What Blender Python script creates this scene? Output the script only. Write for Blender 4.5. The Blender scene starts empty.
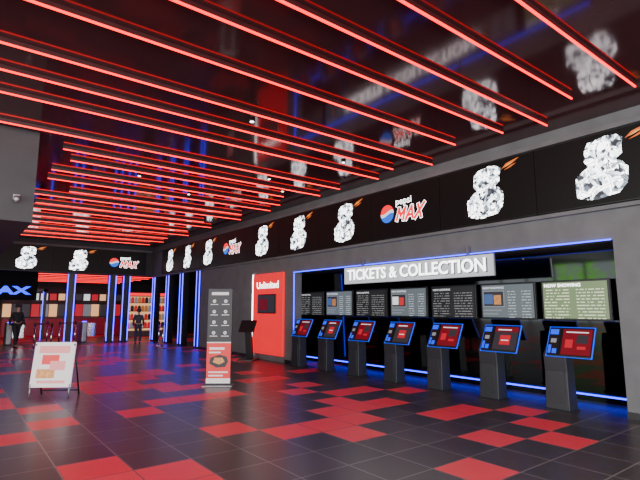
import bpy, math, random, bmesh
from mathutils import Vector, Matrix
R=random.Random(7)
COL=bpy.context.scene.collection
# ------------------------------------------------------------------ materials
def mat(name,col,rough=.5,metal=0.,emit=None,estr=0.,var=0.,scale=8.,spec=None):
    m=bpy.data.materials.new(name);m.use_nodes=True
    nt=m.node_tree;b=nt.nodes['Principled BSDF']
    b.inputs['Base Color'].default_value=(*col,1);b.inputs['Roughness'].default_value=rough
    b.inputs['Metallic'].default_value=metal
    if spec is not None:b.inputs['Specular IOR Level'].default_value=spec
    if emit:
        b.inputs['Emission Color'].default_value=(*emit,1);b.inputs['Emission Strength'].default_value=estr
    if var>0:
        tc=nt.nodes.new('ShaderNodeTexCoord');n=nt.nodes.new('ShaderNodeTexNoise');n.inputs['Scale'].default_value=scale
        n.inputs['Detail'].default_value=4
        cr=nt.nodes.new('ShaderNodeValToRGB')
        cr.color_ramp.elements[0].position=.3;cr.color_ramp.elements[1].position=.7
        cr.color_ramp.elements[0].color=(*[c*(1-var) for c in col],1)
        cr.color_ramp.elements[1].color=(*[min(1,c*(1+var)) for c in col],1)
        nt.links.new(tc.outputs['Object'],n.inputs['Vector']);nt.links.new(n.outputs['Fac'],cr.inputs['Fac'])
        nt.links.new(cr.outputs['Color'],b.inputs['Base Color'])
    return m
def em(name,col,s):return mat(name,tuple(c*.3 for c in col),.4,0,col,s)

M=dict(
 wall=mat('grey_paint',(.13,.135,.14),.6,var=.12,scale=3),
 wall_k=mat('dark_grey_paint',(.045,.047,.051),.6,var=.12,scale=3),
 wall_d=mat('dark_paint',(.025,.025,.03),.55,var=.2,scale=2),
 ceil=mat('gloss_black_ceiling',(.07,.024,.028),.09,.32,var=.08,scale=1.5,spec=.4),
 baffle=mat('baffle_dark',(.05,.008,.009),.35,var=.2,scale=5),
 red_led=em('red_led',(1.,.002,.004),4.6),
 red_bar=em('red_bar_light',(1.,.004,.01),5.),
 blue_led=em('blue_led',(.012,.02,1.),7.),
 blue_neon=em('blue_neon',(.035,.02,1.),6.5),
 blue_rim=em('blue_rim',(.0,.07,1.),1.4),
 blue_deep=em('blue_sign',(.0,.03,1.),3.),
 glass=mat('dark_glass',(.085,.09,.09),.05,1.),
 black=mat('black_plastic',(.012,.012,.014),.35),
 matte=mat('matte_black',(.006,.006,.007),.8,spec=.1),
 scr=mat('display_black',(.004,.004,.004),.4,0,(.5,.45,.45),.008,spec=.15),
 metal=mat('brushed_steel',(.30,.30,.32),.4,.8,var=.1,scale=30),
 grey=mat('kiosk_grey',(.020,.022,.028),.45,var=.1,scale=12),
 chrome=mat('chrome',(.7,.7,.72),.15,1.),
 white_e=em('white_light',(1,1,1),5.0),
 white_edge=em('white_edge_light',(1,1,1),8.0),
 white_soft=em('white_soft',(.95,.97,1),1.0),
 white_dim=em('white_dim',(.5,.55,.6),.3),
 red_e=em('red_graphic',(1.,.01,.02),1.6),
 red_panel=em('red_lightbox',(.95,.01,.02),1.1),
 red_dk=em('dark_red_screen',(.4,.012,.03),.25),
 red_mid=em('red_screen_art',(.8,.02,.04),.6),
 blue_g=em('blue_graphic',(.0,.12,.75),1.5),
 blue_dim=em('blue_screen_art',(.1,.2,.5),.5),
 orange=em('orange_flame',(.9,.18,.02),1.0),
 orange2=em('amber_flame',(1,.4,.08),1.3),
 yellow=em('warm_light',(1.,.5,.22),1.1),
 sign_bg=em('frosted_sign',(.50,.53,.56),1.3),
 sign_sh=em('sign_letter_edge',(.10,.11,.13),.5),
 paper=mat('white_paper',(.75,.72,.72),.6,0,(.8,.75,.75),.3),
 red_p=mat('red_print',(.7,.03,.03),.5,0,(.7,.03,.03),.35),
 pink_p=mat('pink_print',(.8,.3,.3),.5,0,(.8,.3,.3),.25),
 orange_p=mat('food_print',(.65,.28,.08),.5,0,(.65,.28,.08),.25,var=.3,scale=20),
 dark_p=mat('charcoal_print',(.016,.018,.022),.45,0,(.05,.05,.055),.15),
 dark_s=em('dark_screen',(.05,.05,.06),.5),
 skin=mat('skin',(.45,.27,.2),.5), cloth=mat('dark_cloth',(.02,.02,.025),.8,var=.2,scale=20),
 cloth2=mat('grey_cloth',(.05,.05,.065),.8,var=.2,scale=20), jeans=mat('denim',(.03,.04,.07),.8,var=.2,scale=25),
 hair=mat('hair',(.02,.013,.01),.6,var=.3,scale=40), shoe=mat('shoe',(.015,.015,.015),.5),
 leaf=mat('leaves',(.10,.28,.05),.6,0,(.14,.38,.05),5.5,var=.5,scale=3),  # emission added to the leaves, standing in for daylight on them
 trunk=mat('bark',(.10,.06,.04),.8,var=.3,scale=6),
 frame=mat('window_frame',(.06,.06,.065),.4,var=.1,scale=5),
 belt=mat('barrier_belt',(.25,.02,.03),.7),
)
def floor_mat(name,c0,c1,rough,spec=.5,grout=(.2,.18,.18)):
    m=bpy.data.materials.new(name);m.use_nodes=True;nt=m.node_tree;N=nt.nodes;L=nt.links;b=N['Principled BSDF']
    b.inputs['Specular IOR Level'].default_value=spec
    tc=N.new('ShaderNodeTexCoord')
    mp=N.new('ShaderNodeMapping');mp.inputs['Location'].default_value=(8.0/.6+.0001,6.3/.6+.0001,0);mp.inputs['Scale'].default_value=(1/.6,1/.6,1)
    L.new(tc.outputs['Object'],mp.inputs['Vector'])
    fr=N.new('ShaderNodeVectorMath');fr.operation='FRACTION';L.new(mp.outputs[0],fr.inputs[0])
    fl=N.new('ShaderNodeVectorMath');fl.operation='FLOOR';L.new(mp.outputs[0],fl.inputs[0])
    wn=N.new('ShaderNodeTexWhiteNoise');wn.noise_dimensions='2D';L.new(fl.outputs[0],wn.inputs['Vector'])
    sp=N.new('ShaderNodeSeparateXYZ');L.new(fr.outputs[0],sp.inputs[0])
    ds=[]
    for k in 'XY':
        a=N.new('ShaderNodeMath');a.operation='PINGPONG';a.inputs[1].default_value=.5;L.new(sp.outputs[k],a.inputs[0]);ds.append(a)
    mn=N.new('ShaderNodeMath');mn.operation='MINIMUM';L.new(ds[0].outputs[0],mn.inputs[0]);L.new(ds[1].outputs[0],mn.inputs[1])
    lt=N.new('ShaderNodeMath');lt.operation='LESS_THAN';lt.inputs[1].default_value=.012;L.new(mn.outputs[0],lt.inputs[0])
    nz=N.new('ShaderNodeTexNoise');nz.inputs['Scale'].default_value=9.;nz.inputs['Detail'].default_value=3;L.new(tc.outputs['Object'],nz.inputs['Vector'])
    av=N.new('ShaderNodeMath');av.operation='MULTIPLY_ADD';av.inputs[1].default_value=.6;L.new(wn.outputs['Value'],av.inputs[0])
    hf=N.new('ShaderNodeMath');hf.operation='MULTIPLY';hf.inputs[1].default_value=.3;L.new(nz.outputs['Fac'],hf.inputs[0]);L.new(hf.outputs[0],av.inputs[2])
    mx=N.new('ShaderNodeMix');mx.data_type='RGBA';mx.inputs[6].default_value=(*c0,1);mx.inputs[7].default_value=(*c1,1);L.new(av.outputs[0],mx.inputs[0])
    m2=N.new('ShaderNodeMix');m2.data_type='RGBA';L.new(lt.outputs[0],m2.inputs[0]);L.new(mx.outputs[2],m2.inputs[6]);m2.inputs[7].default_value=(*grout,1)
    L.new(m2.outputs[2],b.inputs['Base Color'])
    b.inputs['Roughness'].default_value=rough
    return m
M['tile_dark']=floor_mat('tile_dark',(.046,.034,.037),(.078,.058,.060),.31,.6,(.26,.22,.22))
M['tile_red']=floor_mat('tile_red',(1.,.04,.065),(1.,.075,.11),.38,.35,(.35,.12,.12))
# menu screens: rows of short word-like dashes from white noise on the panel's own coordinates
def menu_mat(name,bg,fg,xmin):
    m=bpy.data.materials.new(name);m.use_nodes=True;nt=m.node_tree;N=nt.nodes;L=nt.links;b=N['Principled BSDF']
    b.inputs['Base Color'].default_value=(.01,.01,.01,1);b.inputs['Roughness'].default_value=.25
    def mth(op,a,bv=None):
        n=N.new('ShaderNodeMath');n.operation=op
        for i,v in enumerate((a,bv)):
            if v is None:continue
            if isinstance(v,(int,float)):n.inputs[i].default_value=v
            else:L.new(v,n.inputs[i])
        return n.outputs[0]
    tc=N.new('ShaderNodeTexCoord');s=N.new('ShaderNodeSeparateXYZ');L.new(tc.outputs['Object'],s.inputs[0])
    X,Z=s.outputs['X'],s.outputs['Z']
    zr=mth('DIVIDE',mth('ADD',Z,1.),.056);xr=mth('DIVIDE',mth('ADD',X,1.),.024)
    row=mth('LESS_THAN',mth('FRACT',zr),.32)
    c=N.new('ShaderNodeCombineXYZ');L.new(mth('FLOOR',xr),c.inputs['X']);L.new(mth('FLOOR',zr),c.inputs['Y'])
    wn=N.new('ShaderNodeTexWhiteNoise');wn.noise_dimensions='2D';L.new(c.outputs[0],wn.inputs['Vector'])
    word=mth('GREATER_THAN',wn.outputs['Value'],.25)
    msk=mth('MULTIPLY',mth('MULTIPLY',row,word),mth('MULTIPLY',mth('LESS_THAN',Z,.215),mth('GREATER_THAN',X,xmin)))
    gap=mth('GREATER_THAN',mth('ABSOLUTE',mth('SUBTRACT',X,-.02 if xmin<-.3 else .25)),.06)
    msk=mth('MULTIPLY',msk,gap);msk=mth('MULTIPLY',msk,mth('LESS_THAN',X,.50))
    mx=N.new('ShaderNodeMix');mx.data_type='RGBA';L.new(msk,mx.inputs[0]);mx.inputs[6].default_value=(*bg,1);mx.inputs[7].default_value=(*fg,1)
    L.new(mx.outputs[2],b.inputs['Emission Color']);b.inputs['Emission Strength'].default_value=1.
    return m
M['m_list']=menu_mat('menu_list',(.02,.02,.022),(.28,.28,.28),-.54)
M['m_poster']=menu_mat('menu_poster',(.15,.18,.20),(.55,.6,.65),.02)
M['m_green']=menu_mat('menu_green',(.24,.34,.16),(1.1,1.2,.8),-.54)
# ice: crystalline voronoi facets
def ice_mat():
    m=bpy.data.materials.new('ice_crystal');m.use_nodes=True;nt=m.node_tree;N=nt.nodes;L=nt.links;b=N['Principled BSDF']
    b.inputs['Base Color'].default_value=(.02,.02,.02,1)
    tc=N.new('ShaderNodeTexCoord');nz=N.new('ShaderNodeTexNoise');nz.inputs['Scale'].default_value=3.;L.new(tc.outputs['Object'],nz.inputs['Vector'])
    mx=N.new('ShaderNodeMix');mx.data_type='VECTOR';mx.inputs[0].default_value=.1;L.new(tc.outputs['Object'],mx.inputs[4]);L.new(nz.outputs['Color'],mx.inputs[5])
    ed=N.new('ShaderNodeTexVoronoi');ed.inputs['Scale'].default_value=5.5;ed.feature='DISTANCE_TO_EDGE';L.new(mx.outputs[1],ed.inputs['Vector'])
    v2=N.new('ShaderNodeTexVoronoi');v2.inputs['Scale'].default_value=15.;v2.distance='MANHATTAN';L.new(mx.outputs[1],v2.inputs['Vector'])
    s2=N.new('ShaderNodeSeparateColor');L.new(v2.outputs['Color'],s2.inputs[0])
    h=N.new('ShaderNodeMath');h.operation='MULTIPLY';h.inputs[1].default_value=.66;L.new(s2.outputs[0],h.inputs[0])
    e1=N.new('ShaderNodeMapRange');e1.inputs[1].default_value=.02;e1.inputs[2].default_value=.2;e1.inputs[3].default_value=.42;e1.inputs[4].default_value=.0;L.new(ed.outputs['Distance'],e1.inputs[0])
    ad=N.new('ShaderNodeMath');ad.operation='ADD';L.new(h.outputs[0],ad.inputs[0]);L.new(e1.outputs[0],ad.inputs[1])
    dk=N.new('ShaderNodeMath');dk.operation='GREATER_THAN';dk.inputs[1].default_value=.022;L.new(ed.outputs['Distance'],dk.inputs[0])
    d=N.new('ShaderNodeMath');d.operation='MULTIPLY';L.new(ad.outputs[0],d.inputs[0]);L.new(dk.outputs[0],d.inputs[1])
    cr=N.new('ShaderNodeValToRGB');e=cr.color_ramp.elements
    e[0].position=.04;e[0].color=(.004,.005,.007,1);e[1].position=.7;e[1].color=(1,1,1,1)
    for p,cc in ((.2,(.02,.024,.03,1)),(.36,(.09,.11,.13,1)),(.52,(.42,.47,.52,1))):
        q=e.new(p);q.color=cc
    L.new(d.outputs[0],cr.inputs[0]);L.new(cr.outputs[0],b.inputs['Emission Color']);b.inputs['Emission Strength'].default_value=7.
    return m
M['ice']=ice_mat()
# ------------------------------------------------------------------ mesh builder
class MB:
    def __init__(s):s.v=[];s.f=[];s.m=[];s.sm=[]
    def face(s,pts,mi=0,sm=False):
        i=len(s.v);s.v+= [tuple(p) for p in pts];s.f.append(list(range(i,i+len(pts))));s.m.append(mi);s.sm.append(sm)
    def box(s,x0,x1,y0,y1,z0,z1,mi=0,mtx=None):
        c=[(x0,y0,z0),(x1,y0,z0),(x1,y1,z0),(x0,y1,z0),(x0,y0,z1),(x1,y0,z1),(x1,y1,z1),(x0,y1,z1)]
        if mtx:c=[tuple(mtx@Vector(p)) for p in c]
        i=len(s.v);s.v+=c
        for q in [(0,3,2,1),(4,5,6,7),(0,1,5,4),(1,2,6,5),(2,3,7,6),(3,0,4,7)]:
            s.f.append([i+k for k in q]);s.m.append(mi);s.sm.append(False)
        return s
    def loft(s,rings,mi=0,sm=True,cap=True):
        n=len(rings[0]);i=len(s.v)
        for r in rings:s.v+=[tuple(p) for p in r]
        for a in range(len(rings)-1):
            for k in range(n):
                s.f.append([i+a*n+k,i+a*n+(k+1)%n,i+(a+1)*n+(k+1)%n,i+(a+1)*n+k]);s.m.append(mi);s.sm.append(sm)
        if cap:
            s.f.append([i+k for k in range(n)][::-1]);s.m.append(mi);s.sm.append(False)
            e=i+(len(rings)-1)*n;s.f.append([e+k for k in range(n)]);s.m.append(mi);s.sm.append(False)
        return s
    def tube(s,p0,p1,r0,r1=None,n=12,mi=0):
        if r1 is None:r1=r0
        p0=Vector(p0);p1=Vector(p1);d=(p1-p0).normalized();a=d.orthogonal().normalized();b=d.cross(a)
        rg=[[p+(a*math.cos(t)+b*math.sin(t))*r for t in [2*math.pi*k/n for k in range(n)]] for p,r in ((p0,r0),(p1,r1))]
        return s.loft(rg,mi)
    def lathe(s,prof,c=(0,0,0),n=20,mi=0):
        return s.loft([[(c[0]+r*math.cos(2*math.pi*k/n),c[1]+r*math.sin(2*math.pi*k/n),c[2]+z) for k in range(n)] for r,z in prof],mi)
    def poly(s,pts,y,mi=0):
        s.face([(p[0],y,p[1]) for p in pts],mi)
        return s
    def rect(s,x0,x1,z0,z1,y,mi=0):return s.poly([(x0,z0),(x1,z0),(x1,z1),(x0,z1)],y,mi)
    def mesh(s,name,mats):
        me=bpy.data.meshes.new(name);me.from_pydata(s.v,[],s.f)
        for m in mats:me.materials.append(M[m] if isinstance(m,str) else m)
        for p,mi,sm in zip(me.polygons,s.m,s.sm):p.material_index=mi;p.use_smooth=sm
        me.update();return me
def obj(name,me,parent=None,loc=None,rz=None):
    o=bpy.data.objects.new(name,me);COL.objects.link(o)
    if parent:o.parent=parent
    if loc:o.location=loc
    if rz is not None:o.rotation_euler[2]=rz
    return o
def bevel(o,w,seg=2):
    b=o.modifiers.new('bevel','BEVEL');b.width=w;b.segments=seg;b.limit_method='ANGLE';return o
def thing(name,label,cat,loc=(0,0,0),rz=0,group=None,me=None):
    o=bpy.data.objects.new(name,me);COL.objects.link(o);o.location=loc;o.rotation_euler[2]=rz
    o['label']=label;o['category']=cat
    if group:o['group']=group
    return o
def part(name,mb,mats,parent,bev=0,label=None,me=None):
    if isinstance(mats,str):mats=[mats]
    o=obj(name,me if me else mb.mesh(name,mats),parent)
    if bev:bevel(o,bev)
    if label:o['label']=label
    return o
def struct(name,mb,mats):
    if isinstance(mats,str):mats=[mats]
    o=obj(name,mb.mesh(name,mats));o['kind']='structure';return o
def text(s,size,mats,bold=0.,shear=0.,extrude=.0,cx=True,width=None):
    c=bpy.data.curves.new('t','FONT');c.body=s;c.size=size;c.offset=bold;c.shear=shear;c.extrude=extrude
    c.align_x='CENTER' if cx else 'LEFT';c.align_y='CENTER';c.resolution_u=3
    o=bpy.data.objects.new('t',c);COL.objects.link(o);bpy.context.view_layer.update()
    me=bpy.data.meshes.new_from_object(o.evaluated_get(bpy.context.evaluated_depsgraph_get()))
    bpy.data.objects.remove(o)
    if width:
        w=max(v.co.x for v in me.vertices)-min(v.co.x for v in me.vertices)
        me.transform(Matrix.Diagonal((width/w,1,1,1)))
    me.transform(Matrix.Rotation(math.pi/2,4,'X'))
    me.materials.clear();me.materials.append(M[mats]);return me
def tpart(name,me,parent,x,y,z):
    o=obj(name,me,parent);o.location=(x,y,z);return o
def copy_thing(root,loc,swap=None):
    n=root.copy();COL.objects.link(n);n.location=loc
    for ch in list(root.children):
        k=ch.copy();k.parent=n;COL.objects.link(k)
        for g in list(ch.children):
            q=g.copy();q.parent=k;COL.objects.link(q)
            if swap and g.name.startswith(swap[0]):q.data=swap[1]
    return n
RW=-math.pi/2   # faces -X
# ------------------------------------------------------------------ structure
H=4.65;BZ0=3.2;BZ1=4.34
red=set()
def T(x,y):red.add((round((x+8.0)/.6),round((y+6.3)/.6)))
for x,y in [(.4,6.9),(1.0,7.5),(1.0,5.1),(1.6,4.5),(1.0,4.5),(2.2,7.5),(2.8,5.7),(2.8,8.1),(3.4,8.1),(4.0,8.1),(3.4,5.1),(4.0,5.1),(4.6,5.1),(4.0,4.5),
  (5.8,4.5),(6.4,4.5),(5.2,3.3),(4.0,2.7),(7.0,3.9),(6.4,3.3),(5.8,2.7),(4.6,5.7),(5.2,6.3),(5.8,5.7),(5.8,6.9),(6.4,6.9),(7.0,6.3),(5.2,5.7),(5.2,7.5),(5.8,8.1),
  (1.6,3.9),(2.8,2.7),(1.0,2.1),(-.2,5.7),(-.8,3.9)]:T(x,y)
mb=MB()
nx,ny=38,68
for i in range(nx):
    for j in range(ny):
        x=-8+.6*i;y=-6.3+.6*j
        if y>8.4: 
            r=R.random()<.21
            if r and R.random()<.55:red.add((i+1,j))
            if r:red.add((i,j))
        elif (x<-.9) and R.random()<.18:red.add((i,j))
idx={}
for i in range(nx+1):
    for j in range(ny+1):
        idx[i,j]=len(mb.v);mb.v.append((-8+.6*i,-6.3+.6*j,0))
for i in range(nx):
    for j in range(ny):
        mb.f.append([idx[i,j],idx[i+1,j],idx[i+1,j+1],idx[i,j+1]]);mb.m.append(1 if (i,j) in red else 0);mb.sm.append(False)
struct('floor',mb,['tile_dark','tile_red'])
struct('ceiling',MB().box(-8.3,8.3,-6.5,24.3,H,H+.1),'ceil')
struct('ceiling.001',MB().box(-8.3,14.8,24.3,34.5,BZ0+.05,BZ0+.15).box(8.3,14.8,18.2,24.3,BZ0+.05,BZ0+.15),'ceil')
RE=12.75
mb=MB()
mb.box(8,8.3,-6.3,2.95,0,H).box(8,8.3,2.95,11.6,2.65,H).box(8,8.3,11.6,18.2,0,H).box(8,8.3,18.2,24.3,BZ0,H)
struct('wall_right',mb,'wall')
g=MB();g.loft([[(9.0,2.95,0),(9.12,2.95,0),(9.12,RE,0),(9.0,RE,0)],[(8.93,2.95,2.65),(9.12,2.95,2.65),(9.12,RE,2.65),(8.93,RE,2.65)]],0,False)
struct('wall_recess',g,'glass')
struct('wall_recess_side',MB().box(8.3,9.12,2.8,2.95,0,2.7).box(8.3,9.12,RE,RE+.15,0,2.7),'wall_d')
struct('ceiling.002',MB().box(8.3,9.12,2.95,RE,2.65,2.75),'wall_d')
struct('wall_back_header',MB().box(1.05,8,24,24.3,BZ0,H),'wall_d')
struct('wall_left',MB().box(-8.3,1.0,9.3,24.3,3.05,H),'wall_k')
struct('wall_back',MB().box(-8.3,14.8,34.2,34.5,0,BZ0+.05),'wall_k')
struct('wall_foyer',MB().box(14.6,14.8,18.2,34.2,0,BZ0+.05).box(8.3,14.6,18.0,18.2,0,BZ0+.05).box(-8.3,-8.1,17.5,34.2,0,BZ0+.05),'wall_d')
struct('baseboard_right',MB().box(7.975,8,-6.3,2.95,0,.1).box(7.975,8,11.6,12.0,0,.1).box(7.975,8,13.9,18.2,0,.1),'black')
struct('trim_1',MB().box(7.86,8,-6.3,24,BZ1+.02,BZ1+.1).box(7.9,8,-6.3,24,BZ0-.08,BZ0-.02).box(1.05,8,23.88,24,BZ1+.02,BZ1+.1),'wall')
mb=MB()
for k in range(11):
    y=-6.3+k*1.56;mb.box(-8.15,-8.05,y-.04,y+.04,0,H)
for z in (0.05,2.3,H-.1):mb.box(-8.14,-8.06,-6.3,9.3,z-.05,z+.05)
struct('window_1',mb,'frame')
mb=MB()
for k in range(10):
    x=-8+k*1.8;mb.box(x-.04,x+.04,-6.4,-6.3,0,H)
for z in (0.05,2.3,H-.1):mb.box(-8,8.3,-6.39,-6.31,z-.05,z+.05)
struct('window_2',mb,'frame')
mb=MB()
for k in range(6):
    y=9.4+k*1.6;mb.box(-8.15,-8.05,y-.04,y+.04,0,3.05)
struct('window_3',mb,'frame')
# ------------------------------------------------------------------ ceiling light rails
def baffle(x0,x1,y):
    t=thing('linear_ceiling_light','slim dark ceiling rail with glowing red linear LED underneath','ceiling light',((x0+x1)/2,y,H-.001),0,'red linear ceiling lights')
    L=(x1-x0)/2
    part('rail_body',MB().box(-L,L,-.012,.012,-.055,0),'baffle',t)
    part('led_strip',MB().box(-L,L,-.011,.011,-.076,-.055),'red_led',t)
near=[(.75,6.3),(2.13,6.96),(2.82,6.67),(3.53,7.38),(4.15,7.12),(5.0,6.97),(6.03,7.6),(6.75,7.2),(7.49,7.5),(8.74,7.4)]
S_=1.022
for y,x in near:baffle(-5.5,x*S_,y*S_)
for k,(y,x0,x1) in enumerate([(9.8,1.45,7.6),(10.5,1.7,6.9),(11.45,1.5,7.4),(12.3,1.55,7.6),(13.4,2.2,7.2),(14.2,1.5,7.6),(15.4,1.7,6.8),(16.3,1.5,7.5),(17.6,1.6,7.1),(18.7,1.6,7.6),(20.0,1.6,7.2),(21.3,1.7,7.5),(22.6,1.6,7.3)]):
    baffle(x0,x1,y)
for i,(x,y) in enumerate([(3.64,6.5),(6.24,7.25),(5.7,9.3),(4.8,11.9),(6.6,10.1),(3.2,10.9)]):
    t=thing('downlight','small round white ceiling spotlight in the black ceiling','ceiling light',(x,y,H-.001),0,'small white downlights')
    part('housing',MB().lathe([(.05,0),(.05,-.03),(.04,-.04)]),'black',t)
    part('lens',MB().lathe([(.034,-.03),(.03,-.046)]),'white_edge',t)
# ------------------------------------------------------------------ ad screens with graphics
def ice_mesh(seed,name):
    r=random.Random(seed)
    out=[(-.26,.34),(-.22,.45),(-.04,.48),(.06,.50),(.20,.48),(.30,.42),(.29,.28),(.29,.18),(.2,.09),(.30,.04),(.39,-.05),(.39,-.2),(.38,-.3),(.28,-.43),(.12,-.46),(-.02,-.49),(-.2,-.47),(-.34,-.41),(-.38,-.25),(-.38,-.1),(-.27,.01),(-.18,.07),(-.26,.15),(-.26,.25)]
    out=[(a+.10*b+r.uniform(-.008,.008),b+r.uniform(-.008,.008)) for a,b in out]
    m=MB();off=seed*.37
    m.poly([(a+off,b+off) for a,b in out],0,0)
    me=m.mesh(name,['ice']);return me,off
ICE=[ice_mesh(s,'ice_glass_picture') for s in (3,11)]
fm=MB()
for a,mi in [([(0,-.02),(.1,.02),(.22,.05),(.36,.13),(.25,.11),(.1,.07)],0),([(.05,-.05),(.18,-.02),(.30,.04),(.2,.02)],0),([(.06,.0),(.16,.03),(.24,.07),(.15,.06)],1)]:fm.poly(a,-.001*mi,mi)
FL=fm.mesh('flame_picture',[M['orange'],M['orange2']])
ic=MB()
n=28;r=.21
def wv(x,o):return o*r+.20*r*math.sin((x/r)*2.4)
xs=[-r+2*r*k/n for k in range(n+1)]
for a,b in zip(xs,xs[1:]):
    def lim(x):return math.sqrt(max(0,r*r-x*x))
    for lo,hi,mi in [(lambda x:wv(x,.2),lambda x:9,0),(lambda x:wv(x,-.16),lambda x:wv(x,.2),1),(lambda x:-9,lambda x:wv(x,-.16),2)]:
        q=[]
        for x in (a,b):
            L=lim(x);q.append((x,max(-L,min(L,lo(x))),max(-L,min(L,hi(x)))))
        ic.poly([(q[0][0],q[0][1]),(q[1][0],q[1][1]),(q[1][0],q[1][2]),(q[0][0],q[0][2])],0,mi)
GLOBE=ic.mesh('globe_logo',[M['red_e'],M['white_soft'],M['blue_g']])
TP=text('pepsi',.22,'white_e',bold=.001,width=.46)
def max_letters(w,matname):
    m=MB();hh=.38;y=0.
    segs=[((0,0),(.02,hh)),((.02,hh),(.15,.12)),((.15,.12),(.30,hh)),((.30,hh),(.30,-.02)),
          ((.42,-.02),(.58,hh)),((.58,hh),(.72,0)),((.49,.10),(.67,.10)),((.82,-.03),(1.10,hh+.03)),((.86,hh),(1.08,-.02))]
    for a,b in segs:
        a=Vector((a[0]+.3*a[1]-.58,a[1]-hh/2))*.66;b=Vector((b[0]+.3*b[1]-.58,b[1]-hh/2))*.66
        d=(b-a).normalized();p=Vector((-d.y,d.x))*w/2;e=d*(w*.42)
        m.poly([tuple(a-e-p),tuple(b+e-p*.8),tuple(b+e*1.15+p*.5),tuple(b+e+p*.8),tuple(a-e+p)],y,0);y-=.0002
    return m.mesh('letters',[matname])
TM1=max_letters(.096,'white_e');TM2=max_letters(.072,'red_e')
def adscreen(loc,rz,kind,i):
    lab='black display showing a glass of ice cubes with orange flame' if kind=='ice' else 'black display showing a round red and blue soda logo'
    t=thing('advertising_display',lab,'display screen',loc,rz,'row of black advertising displays')
    part('body',MB().box(-1.02,1.02,.0,.10,-.57,.57),'black',t)
    part('display_panel',MB().rect(-1.018,1.018,-.56,.56,-.004),'scr',t)
    if kind=='ice':
        me,off=ICE[i%2]
        tpart('ice_glass_picture',me,t,.04-off,-.008,-off)
        tpart('flame_picture',FL,t,.40,-.008,.40)
    else:
        tpart('globe_logo',GLOBE,t,-.48,-.008,.0)
        tpart('small_lettering',TP,t,.03,-.008,.23)
        tpart('large_lettering_outline',TM1,t,.20,-.008,-.06)
        tpart('large_lettering',TM2,t,.20,-.0115,-.06)
seq=['pepsi','ice','ice','pepsi','ice','ice','ice','pepsi','ice','ice','ice']
for i in range(-1,11):
    k=seq[i] if i>=0 else 'ice'
    adscreen((7.88,3.02+2.05*(i-1),(BZ0+BZ1)/2),RW,k,i)
for i,(x,k) in enumerate([(2.45,'ice'),(4.5,'ice'),(6.55,'pepsi')]):
    adscreen((x,23.88,(BZ0+BZ1)/2),0,k,i)
# ------------------------------------------------------------------ sign
t=thing('illuminated_sign','long frosted light box reading TICKETS & COLLECTION in white capitals','sign',(7.84,7.0,2.40),RW)
part('sign_box',MB().box(-2.1,2.1,0,.06,-.21,.21),'metal',t,.01)
part('sign_face',MB().rect(-2.09,2.09,-.2,.2,-.006),'sign_bg',t)
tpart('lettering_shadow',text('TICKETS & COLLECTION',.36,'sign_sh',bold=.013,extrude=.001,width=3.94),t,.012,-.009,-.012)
tpart('lettering',text('TICKETS & COLLECTION',.36,'white_e',bold=.006,extrude=.006,width=3.9),t,0,-.02,0)
for sx in (-1.5,1.5):part('bracket',MB().box(sx-.015,sx+.015,.05,.128,.15,.4),'metal',t)
def strip(name,lab,b,m,g='blue light strips'):
    mb=MB().box(*b);t=thing(name,lab,'light strip',(0,0,0),0,g,me=mb.mesh(name,[m]));return t
strip('led_light_strip','thin blue LED strip along the top edge of the ticket recess',(7.975,8.001,2.97,11.58,2.645,2.665),'blue_led')
strip('led_light_strip','thin blue LED strip at the foot of the dark glass',(8.94,8.965,2.97,RE-.02,.10,.125),'blue_led')
strip('led_light_strip','thin vertical blue LED strip on the recess edge',(8.0,8.02,11.57,11.59,.05,2.62),'blue_led')
# ------------------------------------------------------------------ menu screens
def menu(y,kind,v=0):
    lab={'list':'black wall screen with rows of white film times','poster':'pale grey wall screen with a film picture and times','green':'green-tinted wall screen headed NOW SHOWING with film times'}[kind]
    t=thing('menu_screen',lab,'display screen',(8.78,y,1.745),RW,'row of screens above the ticket kiosks')
    part('bezel',MB().box(-.59,.59,0,.06,-.36,.36),'black',t,.006)
    part('wall_mount',MB().box(-.15,.15,.06,.16,-.12,.12),'metal',t)
    part('screen_surface',MB().rect(-.555,.555,-.325,.325,-.004),'m_'+kind,t)
    tpart('heading',text('NOW SHOWING',.085 if kind=='green' else .062,'white_e' if kind=='green' else 'white_soft',bold=.001,cx=False),t,-.53,-.008,.265)
    if kind=='poster':
        p=MB().rect(-.53,-.05,-.12,.21,-.009,0).rect(-.51,-.07,-.10,.19,-.012,1).rect(-.5,-.3,-.06,.14,-.015,2).rect(-.28,-.12,-.07,.12,-.015,3).rect(-.53,-.12,-.2,-.17,-.009,0).rect(-.53,-.2,-.27,-.24,-.009,0)
        part('film_picture',p,['white_dim','dark_s','blue_dim' if v else 'white_soft','orange_p' if v else 'red_p'],t)
for i,k in enumerate(['green','poster','list','poster','list','poster','list']):menu(3.94+1.3*i,k,i%4==1)
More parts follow.
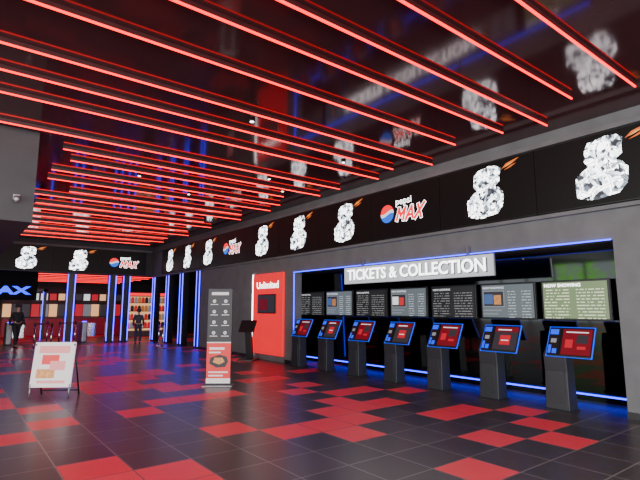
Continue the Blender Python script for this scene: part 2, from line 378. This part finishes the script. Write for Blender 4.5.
# ------------------------------------------------------------------ kiosks
SCR=[MB().rect(-.12,.325,-.215,.215,-.034,0).rect(-.07,.05,-.10,.04,-.037,1).rect(.10,.27,-.02,.12,-.037,2).rect(-.07,.27,.155,.172,-.037,3).rect(.12,.25,-.12,-.07,-.037,1).mesh('touchscreen',[M['red_dk'],M['red_mid'],M['dark_s'],M['white_soft']]),
     MB().rect(-.12,.325,-.215,.215,-.034,2).rect(-.12,.325,.12,.215,-.037,0).rect(.0,.20,-.12,.06,-.037,1).rect(.03,.17,-.045,-.03,-.04,3).rect(-.06,.2,.15,.17,-.04,3).mesh('touchscreen',[M['red_dk'],M['red_mid'],M['dark_s'],M['white_soft']])]
def kiosk():
    t=thing('ticket_kiosk','grey ticket kiosk with tilted red touchscreen and glowing blue rim','ticket machine',(7.85,3.85,0),RW,'row of self-service ticket kiosks')
    part('base_plate',MB().box(-.2,.2,-.15,.2,0,.015),'grey',t,.004)
    def ring(hw,y0,y1,z):return [(-hw,y0,z),(hw,y0,z),(hw,y1,z),(-hw,y1,z)]
    part('pedestal',MB().loft([ring(.19,-.12,.16,.015),ring(.18,-.10,.15,.6),ring(.18,-.12,.15,.86),ring(.15,-.0,.16,1.08)],0,False),'grey',t,.012)
    part('access_door',MB().box(-.13,.13,-.122,-.10,.12,.62),'grey',t,.004)
    rot=Matrix.Translation((.23,-.02,1.06))@Matrix.Rotation(math.radians(-26),4,'X')
    h=part('kiosk_head',MB().box(-.35,.35,-.02,.035,-.25,.25),'black',t,.02);h.matrix_local=rot
    rim=MB()
    W,Z,e=.356,.256,.008
    rim.box(-W,-W+e*1.8,-.024,-.008,-Z,Z).box(W-e*1.8,W,-.024,-.008,-Z,Z).box(-W+e,W-e,-.024,-.012,-Z,-Z+e*.7).box(-W+e,W-e,-.024,-.012,Z-e*.7,Z)
    obj('blue_rim',rim.mesh('blue_rim',[M['blue_rim']]),h)
    obj('touchscreen',SCR[0],h)
    obj('card_reader',MB().box(-.33,-.16,-.05,-.022,-.23,.23).rect(-.315,-.18,.11,.20,-.052,1).rect(-.29,-.20,-.03,.04,-.052,2).rect(-.315,-.27,-.21,-.07,-.052,1).rect(-.25,-.18,-.21,-.13,-.052,1).mesh('card_reader',[M['black'],M['blue_rim'],M['white_dim']]),h)
    return t
K=kiosk();bpy.context.view_layer.update()
for i in range(1,7):
    copy_thing(K,(7.85,3.85+1.21*i,0),('touchscreen',SCR[i%2]))
# ------------------------------------------------------------------ red lightbox on right wall
t=thing('illuminated_poster_board','tall red light box with white glowing edge and small screen','advertising board',(7.93,12.95,1.44),RW)
part('frame',MB().box(-.88,.9,0,.07,-1.26,1.26),'red_panel',t,.01)
part('edge_light',MB().box(-.93,-.875,-.008,.07,-1.26,1.26),'white_edge',t)
part('red_face',MB().rect(-.87,.895,-1.255,1.255,-.006),'red_panel',t)
tpart('lettering',text('Unlimited',.30,'white_e',bold=.004,width=1.3),t,.02,-.012,.88)
part('screen',MB().box(-.5,.55,-.05,-.008,-.0,.6),'black',t,.01)
part('screen_image',MB().rect(-.46,.51,.03,.57,-.054,0).rect(-.4,.1,.1,.45,-.058,1),['dark_s','red_dk'],t)
t=thing('lectern_stand','dark angled ticket check stand beside the red light box','stand',(7.5,13.3,0),math.radians(-50))
part('base',MB().box(-.25,.25,-.3,.3,0,.05),'black',t,.01)
part('post',MB().loft([[(-.1,.05,.05),(.1,.05,.05),(.1,.2,.05),(-.1,.2,.05)],[(-.1,-.12,.95),(.1,-.12,.95),(.1,.0,.95),(-.1,.0,.95)]],0,False),'black',t,.01)
o=part('top_panel',MB().box(-.25,.25,-.02,.03,-.22,.22),'black',t,.01);o.matrix_local=Matrix.Translation((0,-.12,1.05))@Matrix.Rotation(math.radians(-40),4,'X')
t=thing('wall_poster','framed film poster on the grey wall','poster',(7.95,15.8,1.55),RW)
part('frame',MB().box(-.42,.42,0,.04,-.6,.6),'metal',t,.005)
part('print',MB().rect(-.38,.38,-.56,.56,-.004,0).rect(-.25,.25,-.3,.4,-.007,1).rect(-.3,.3,-.48,-.38,-.007,2),['dark_p','pink_p','paper'],t)
# ------------------------------------------------------------------ totem banner
yaw=math.radians(-37.8)
t=thing('display_totem','tall flat information stand, charcoal with white icons, red below','advertising stand',(4.57,9.35,0),yaw)
part('base',MB().box(-.31,.31,-.16,.16,0,.03),'metal',t,.008)
part('panel',MB().box(-.26,.26,-.03,.03,.03,2.02),'grey',t,.008)
g=MB().rect(-.25,.25,.9,2.0,-.034,0).rect(-.25,.25,.16,.9,-.034,1)
g.rect(-.25,.25,.06,.16,-.034,2).rect(-.25,.25,.88,.9,-.036,2).rect(-.18,.18,1.88,1.94,-.036,2)
part('printed_face',g,['dark_p','red_p','paper'],t)
for r_ in range(4):
    for c in range(2):
        cx=-.12+.24*c;cz=1.75-.22*r_;ii=MB()
        ii.poly([(cx+.035*math.cos(a),cz+.035*math.sin(a)) for a in [2*math.pi*k/14 for k in range(14)]],-.038,0)
        ii.rect(cx-.015,cx+.015,cz-.01,cz+.01,-.041,1)
        part('icon',ii,['paper','dark_p'],t)
        part('text_line',MB().rect(cx-.08,cx+.08,cz-.075,cz-.062,-.038),'paper',t)
fd=MB();
fd.poly([(-.19,.46),(-.05,.38),(.14,.39),(.2,.5),(.17,.6),(.02,.64),(-.17,.58)],-.038,0)
fd.poly([(-.12,.49),(.02,.44),(.13,.5),(.08,.58),(-.08,.58)],-.041,1)
part('food_picture',fd,['dark_p','orange_p'],t)
for a,b,c in ((.12,.74,.79),(.04,.67,.7),(.2,.27,.30),(.1,.2,.23)):part('text_line',MB().rect(-.2,a,b,c,-.038),'paper',t)
# ------------------------------------------------------------------ A-board
t=thing('poster_stand','freestanding white-framed poster stand with red and pink print','poster stand',(1.60,10.0,0),math.radians(-34))
til=math.radians(-9)
b=part('board',MB().box(-.36,.36,-.015,.015,-.40,.40),'paper',t,.006);b.matrix_local=Matrix.Translation((0,0,.585))@Matrix.Rotation(til,4,'X')
pr=MB().rect(-.33,.33,-.37,.37,-.018,0).rect(-.27,.27,.2,.33,-.021,1).rect(-.2,.1,.0,.17,-.021,2).rect(-.05,.22,-.1,.06,-.023,1).rect(-.27,.05,-.24,-.08,-.021,3).rect(-.24,.25,-.33,-.28,-.021,1)
obj('poster_print',pr.mesh('poster_print',[M['paper'],M['pink_p'],M['red_p'],M['orange_p']]),b)
for sx in (-.34,.34):
    part('front_leg',MB().tube((sx,-.09,.0),(sx,-.06,.25),.014),'metal',t)
    part('back_leg',MB().tube((sx,.04,.95),(sx,.36,0),.014),'black',t)
part('foot_bar',MB().tube((-.34,.33,.08),(.34,.33,.08),.012),'black',t)
# ------------------------------------------------------------------ security camera on soffit
t=thing('dome_camera','small dark dome security camera on the grey bulkhead','security camera',(.74,9.28,3.42),0)
part('bracket',MB().box(-.02,.02,-.1,.02,.02,.05).box(-.05,.05,0,.021,-.02,.08),'metal',t,.004)
part('dome',MB().lathe([(.045,.03),(.05,-.02),(.042,-.05),(.022,-.08),(.003,-.09)],(0,-.11,0)),'metal',t)
# ------------------------------------------------------------------ neon pillars
def pillar(x,y,w=.3,g='blue neon pillars',top=BZ0,tubes=((-1,-1),(1,-1))):
    t=thing('neon_pillar','dark square pillar with glowing blue neon tubes at its corners','pillar',(x,y,0),0,g)
    part('shaft',MB().box(-w/2,w/2,-w/2,w/2,0,top),'black',t)
    for sx,sy in tubes:
        part('neon_tube',MB().tube((sx*w/2,sy*w/2,.08),(sx*w/2,sy*w/2,top-.05),.021,n=8),'blue_neon',t)
for x,y in [(4.35,24.3),(6.1,24.2),(6.75,24.2)]:pillar(x,y)
for x,y in [(8.16,23.9),(8.16,22.0),(8.16,20.3),(8.16,18.5)]:pillar(x,y,tubes=((-1,-1),(-1,1)))
for i in range(6):
    t=thing('ceiling_light_bar','red glowing ceiling light bar in the far foyer','ceiling light',(5.6,25.0+1.4*i,BZ0+.05),0,'far red ceiling lights')
    part('housing',MB().box(-3.0,3.0,-.06,.06,-.06,0),'black',t)
    part('light',MB().box(-2.95,2.95,-.03,.03,-.08,-.06),'red_bar',t)
def shelf(x,y,rz,w=2.6):
    t=thing('retail_shelf','brightly lit retail shelving with rows of snacks','shelf',(x,y,0),rz,'lit retail shelves')
    part('cabinet',MB().box(-w/2,w/2,.35,.4,0,2.3).box(-w/2,-w/2+.05,-.05,.4,0,2.3).box(w/2-.05,w/2,-.05,.4,0,2.3).box(-w/2,w/2,-.1,.4,2.3,2.5).box(-w/2,w/2,-.1,.4,0,.3),'wall',t)
    part('light_panel',MB().rect(-w/2+.05,w/2-.05,2.32,2.48,-.105),'red_e',t)
    part('back_light',MB().rect(-w/2+.06,w/2-.06,.32,2.28,.345),'yellow',t)
    for k in range(4):part('shelf_board',MB().box(-w/2+.05,w/2-.05,-.03,.35,.45+.48*k,.48+.48*k),'wall_d',t)
cols=['red_p','orange_p','white_dim','paper','red_mid','dark_p']
packs={c:MB().box(-.08,.08,-.05,.05,0,.26).box(-.06,.06,-.03,.03,.26,.32).mesh('snack_packet',[M[c]]) for c in cols}
for sx,sy in ((9.3,28.4),):
    shelf(sx,sy,0)
    for k in range(4):
        for j in range(12):
            c=R.choice(cols)
            thing('snack_packet','small bright snack packet standing on a lit shelf','packet',(sx-1.12+.2*j,sy+.1,.482+.48*k),0,'snack packets on the shelves',me=packs[c])
# concession counter in the far foyer
t=thing('snack_counter','red and white lit snack counter with menu boards above','counter',(5.8,32.4,0),0)
part('counter_base',MB().box(-3.4,3.4,-.35,.35,0,1.0),'red_dk',t,.02)
part('counter_top',MB().box(-3.45,3.45,-.4,.4,1.0,1.06),'wall',t,.01)
part('back_panel',MB().box(-3.4,3.4,1.2,1.3,0,2.9),'wall_d',t)
for k in range(14):part('menu_board',MB().box(-3.3+.48*k,-2.95+.48*k,1.1,1.19,2.1,2.5),['red_mid','white_soft','dark_s','yellow'][(k*3+k//4)%4],t)
for k in range(14):part('display_fridge',MB().box(-3.3+.48*k,-2.9+.48*k,.9,1.18,1.1,1.85),['yellow','red_mid','dark_s','white_dim','dark_s'][(k*2)%5],t)
t=thing('hanging_sign','glowing blue letters reading IMAX on a black board','sign',(1.72,24.6,2.36),0)
tpart('lettering',text('IMAX',.47,'blue_deep',bold=.022,extrude=.02,width=2.1),t,.02,0,0)
part('backing_board',MB().box(-1.4,1.35,.05,.1,-.4,.89),'matte',t)
t=thing('neon_portal','blue neon edged entrance frame','door frame',(2.9,28.5,0),0)
part('frame',MB().box(-1.1,-.95,-.1,.1,0,2.6).box(.95,1.1,-.1,.1,0,2.6).box(-1.1,1.1,-.1,.1,2.45,2.6),'black',t)
part('neon_tube',MB().box(.92,.95,-.12,-.09,0,2.45),'blue_neon',t)
def post(x,y):
    t=thing('barrier_post','slim steel queue barrier post on a round foot','queue barrier',(x,y,0),0,'queue barrier posts')
    part('foot',MB().lathe([(.17,0),(.17,.015),(.05,.04)]),'chrome',t)
    part('pole',MB().tube((0,0,.03),(0,0,.95),.03),'chrome',t)
    part('belt_head',MB().lathe([(.042,.93),(.042,1.03),(.03,1.05)]),'black',t)
    return t
pp=[(2.75,21.8),(3.2,20.9),(3.7,22.3),(4.4,22.9),(3.4,23.3),(6.9,19.2),(7.3,20.8)]
for x,y in pp:post(x,y)
for a,b in ((0,1),(0,4),(2,3)):
    p,q=Vector((*pp[a],.96)),Vector((*pp[b],.96));e=(q-p).normalized()*.045;p+=e;q-=e
    t=thing('barrier_belt','dark red retractable belt stretched between barrier posts','queue barrier',tuple(p),0,'queue barrier belts')
    d=q-p;m=MB();m.v=[(0,0,0),(d.x,d.y,0),(d.x,d.y,.05),(0,0,.05)];m.f=[[0,1,2,3]];m.m=[0];m.sm=[False]
    part('webbing',m,'belt',t)
for x,y in ((2.2,25.6),(5.2,25.4)):
    t=thing('ticket_gate','low steel ticket gate with a rounded cabinet','gate',(x,y,0),0,'ticket gates')
    part('cabinet',MB().box(-.12,.12,-.5,.5,0,.95),'metal',t,.05);part('reader',MB().box(-.08,.08,-.4,-.2,.95,.99),'blue_neon',t)
    part('barrier_panel',MB().box(.12,.6,-.02,.02,.25,.9),'chrome',t,.01)
# ------------------------------------------------------------------ people
def skin_mesh(chains,name,matname,sub=1,root=0):
    me=bpy.data.meshes.new(name);vs=[];es=[];rad=[];key={}
    for ch in chains:
        pv=None
        for (p,r) in ch:
            k=tuple(round(c,4) for c in p)
            if k not in key:key[k]=len(vs);vs.append(p);rad.append(r)
            i=key[k]
            if pv is not None and pv!=i:es.append((pv,i))
            pv=i
    es=list(dict.fromkeys(tuple(sorted(e)) for e in es))
    me.from_pydata(vs,es,[]);o=bpy.data.objects.new(name,me);COL.objects.link(o)
    sm=o.modifiers.new('s','SKIN');sm.use_smooth_shade=True
    for i,sv in enumerate(me.skin_vertices[0].data):
        r=rad[i];sv.radius=(r,r)
        sv.use_root=(i==root)
    if sub:
        q=o.modifiers.new('u','SUBSURF');q.levels=sub;q.render_levels=sub
    bpy.context.view_layer.update()
    m2=bpy.data.meshes.new_from_object(o.evaluated_get(bpy.context.evaluated_depsgraph_get()))
    bpy.data.objects.remove(o);m2.name=name;m2.materials.clear();m2.materials.append(M[matname])
    for p in m2.polygons:p.use_smooth=True
    return m2
def person(loc,rz,label,top,legs,s=1.0,stride=.18):
    t=thing('person',label,'person',loc,rz);t.scale=(s,s,s)
    pel=(0,0,.95);ch=(0,0,1.3);nk=(0,0,1.47);hd=(0,-.01,1.56);hd2=(0,-.01,1.66)
    chains=[[(pel,.13),((0,0,1.12),.12),(ch,.15),((0,0,1.42),.08),(nk,.055),(hd,.075),(hd2,.09),((0,0,1.74),.06)]]
    ja=[[(pel,.15),((0,0,1.12),.145),(ch,.175),((0,0,1.42),.10)]];tr=[[(pel,.145)]]
    for sx in (-1,1):
        y=stride*sx
        hip=(sx*.09,0,.9);kn=(sx*.10,y*.5-.03,.5);an=(sx*.10,y,.09);toe=(sx*.11,y-.15,.035)
        chains.append([(pel,.13),(hip,.085),(kn,.055),(an,.038),(toe,.03)])
        tr.append([(pel,.145),(hip,.105),(kn,.075),((sx*.10,y,.1),.06)])
        sh=(sx*.17,0,1.38);el=(sx*.235,.04+(-y)*.2,1.12);wr=(sx*.24,-.05-y*.6,.88);pm=(sx*.24,-.07-y*.65,.81)
        chains.append([(ch,.15),(sh,.055),(el,.04),(wr,.026),(pm,.03)])
        for k in range(4):
            f0=(pm[0],pm[1]-.024+.016*k,pm[2]-.03);L=(.065,.075,.07,.055)[k]
            f1=(pm[0]-sx*.005,f0[1],f0[2]-L*.5);f2=(pm[0]-sx*.02,f0[1]-.004,f0[2]-L)
            chains.append([(pm,.03),(f0,.009),(f1,.008),(f2,.007)])
        chains.append([(pm,.03),(( pm[0]-sx*.01,pm[1]-.04,pm[2]-.01),.009),((pm[0]-sx*.018,pm[1]-.05,pm[2]-.045),.008)])
        ja.append([(ch,.175),(sh,.08),(el,.06),((wr[0],wr[1],wr[2]+.02),.045)])
        rg=[]
        for yy,w,h0,h1 in ((.07,.03,.0,.07),(.03,.045,0,.1),(-.05,.045,0,.08),(-.14,.045,0,.05),(-.19,.025,0,.03)):
            cx=sx*.105;rg.append([(cx-w,y+yy,h0),(cx+w,y+yy,h0),(cx+w*.7,y+yy,h1),(cx-w*.7,y+yy,h1)])
        sm_=MB();sm_.loft(rg,0,True);part('shoe',sm_,'shoe',t)
    b=obj('body',skin_mesh(chains,'body','skin'),t)
    bm=bmesh.new();bm.from_mesh(b.data)
    mtx=Matrix.Translation((0,-.1,1.625))@Matrix.Diagonal((.014,.02,.026,1));bmesh.ops.create_icosphere(bm,subdivisions=2,radius=1,matrix=mtx)
    for sx in (-1,1):
        bmesh.ops.create_icosphere(bm,subdivisions=2,radius=1,matrix=Matrix.Translation((sx*.088,0,1.63))@Matrix.Diagonal((.012,.02,.032,1)))
    bm.to_mesh(b.data);bm.free()
    obj('jacket',skin_mesh(ja,'jacket',top),t);obj('trousers',skin_mesh(tr,'trousers',legs),t)
    hm=MB();hm.lathe([(.085,1.60),(.103,1.65),(.1,1.71),(.075,1.76),(.03,1.782),(.004,1.785)],(0,.018,0),16);part('hair',hm,'hair',t)
    for sx in (-1,1):
        e=MB();e.lathe([(.004,-.008),(.01,0),(.004,.008)],(sx*.032,-.094,1.645),8);part('eye',e,'black',t)
    part('mouth',MB().box(-.022,.022,-.098,-.085,1.58,1.587),'red_p',t)
person((2.28,23.3,0),math.radians(25),'person walking in a dark jacket and dark trousers','cloth','cloth',1.0)
person((6.9,22.4,0),math.radians(160),'person in a grey jacket and jeans by the neon pillars','cloth2','jeans',.9,.08)
# ------------------------------------------------------------------ trees outside
for i,(y,z,s) in enumerate([(12.6,2.5,1.7),(9.2,3.0,1.5),(4,3.4,1.4)]):
    t=thing('tree','leafy green tree outside the glass frontage','tree',(-10.8,y,0),0,'trees outside')
    part('trunk',MB().tube((0,0,0),(0,0,z-.8),.14,.08),'trunk',t)
    m=MB()
    for k in range(360):
        v=Vector((R.gauss(0,1),R.gauss(0,1),R.gauss(0,1))).normalized()*s*R.uniform(.5,1);c=v+Vector((0,0,z))
        a=Vector((R.gauss(0,1),R.gauss(0,1),R.gauss(0,1))).normalized()*.14;bb=v.cross(a).normalized()*.1
        m.face([c-a,c-bb,c+a,c+bb])
    o=part('foliage',m,'leaf',t);o['kind']='stuff'
# ------------------------------------------------------------------ light
w=bpy.data.worlds.new('w');bpy.context.scene.world=w;w.use_nodes=True
bg=w.node_tree.nodes['Background'];bg.inputs[0].default_value=(.9,.94,1,1);bg.inputs[1].default_value=1.5
def area(loc,rot,sx,sy,e,c):
    l=bpy.data.lights.new('a','AREA');l.shape='RECTANGLE';l.size=sx;l.size_y=sy;l.energy=e;l.color=c
    o=bpy.data.objects.new('fill_area',l);COL.objects.link(o);o.location=loc;o.rotation_euler=rot;return o
area((0,-6.2,2.4),(math.radians(90),0,0),14,4,1500,(1,.98,.98))  # unseen fill lamp standing in for daylight through the front glazing
area((-7.9,1.5,2.4),(0,math.radians(-90),0),4,14,1400,(1,.98,.98))  # same kind of added fill, for daylight from the left glazing
area((9,26,3.1),(0,0,0),4,4,40,(1,.6,.5))  # added warm fill lamp in the foyer, not daylight
area((5,28.5,3.0),(0,0,0),5,6,60,(.9,.12,.4))  # added magenta fill that gives the foyer a red glow, no fixture
# ------------------------------------------------------------------ camera
cd=bpy.data.cameras.new('camera');cd.lens=474/640*36;cd.sensor_width=36;cd.clip_start=.05
co=bpy.data.objects.new('camera',cd);COL.objects.link(co);co.location=(0,0,1.6)
co.rotation_euler=(math.radians(90+8.2),0,math.radians(-37.8));bpy.context.scene.camera=co
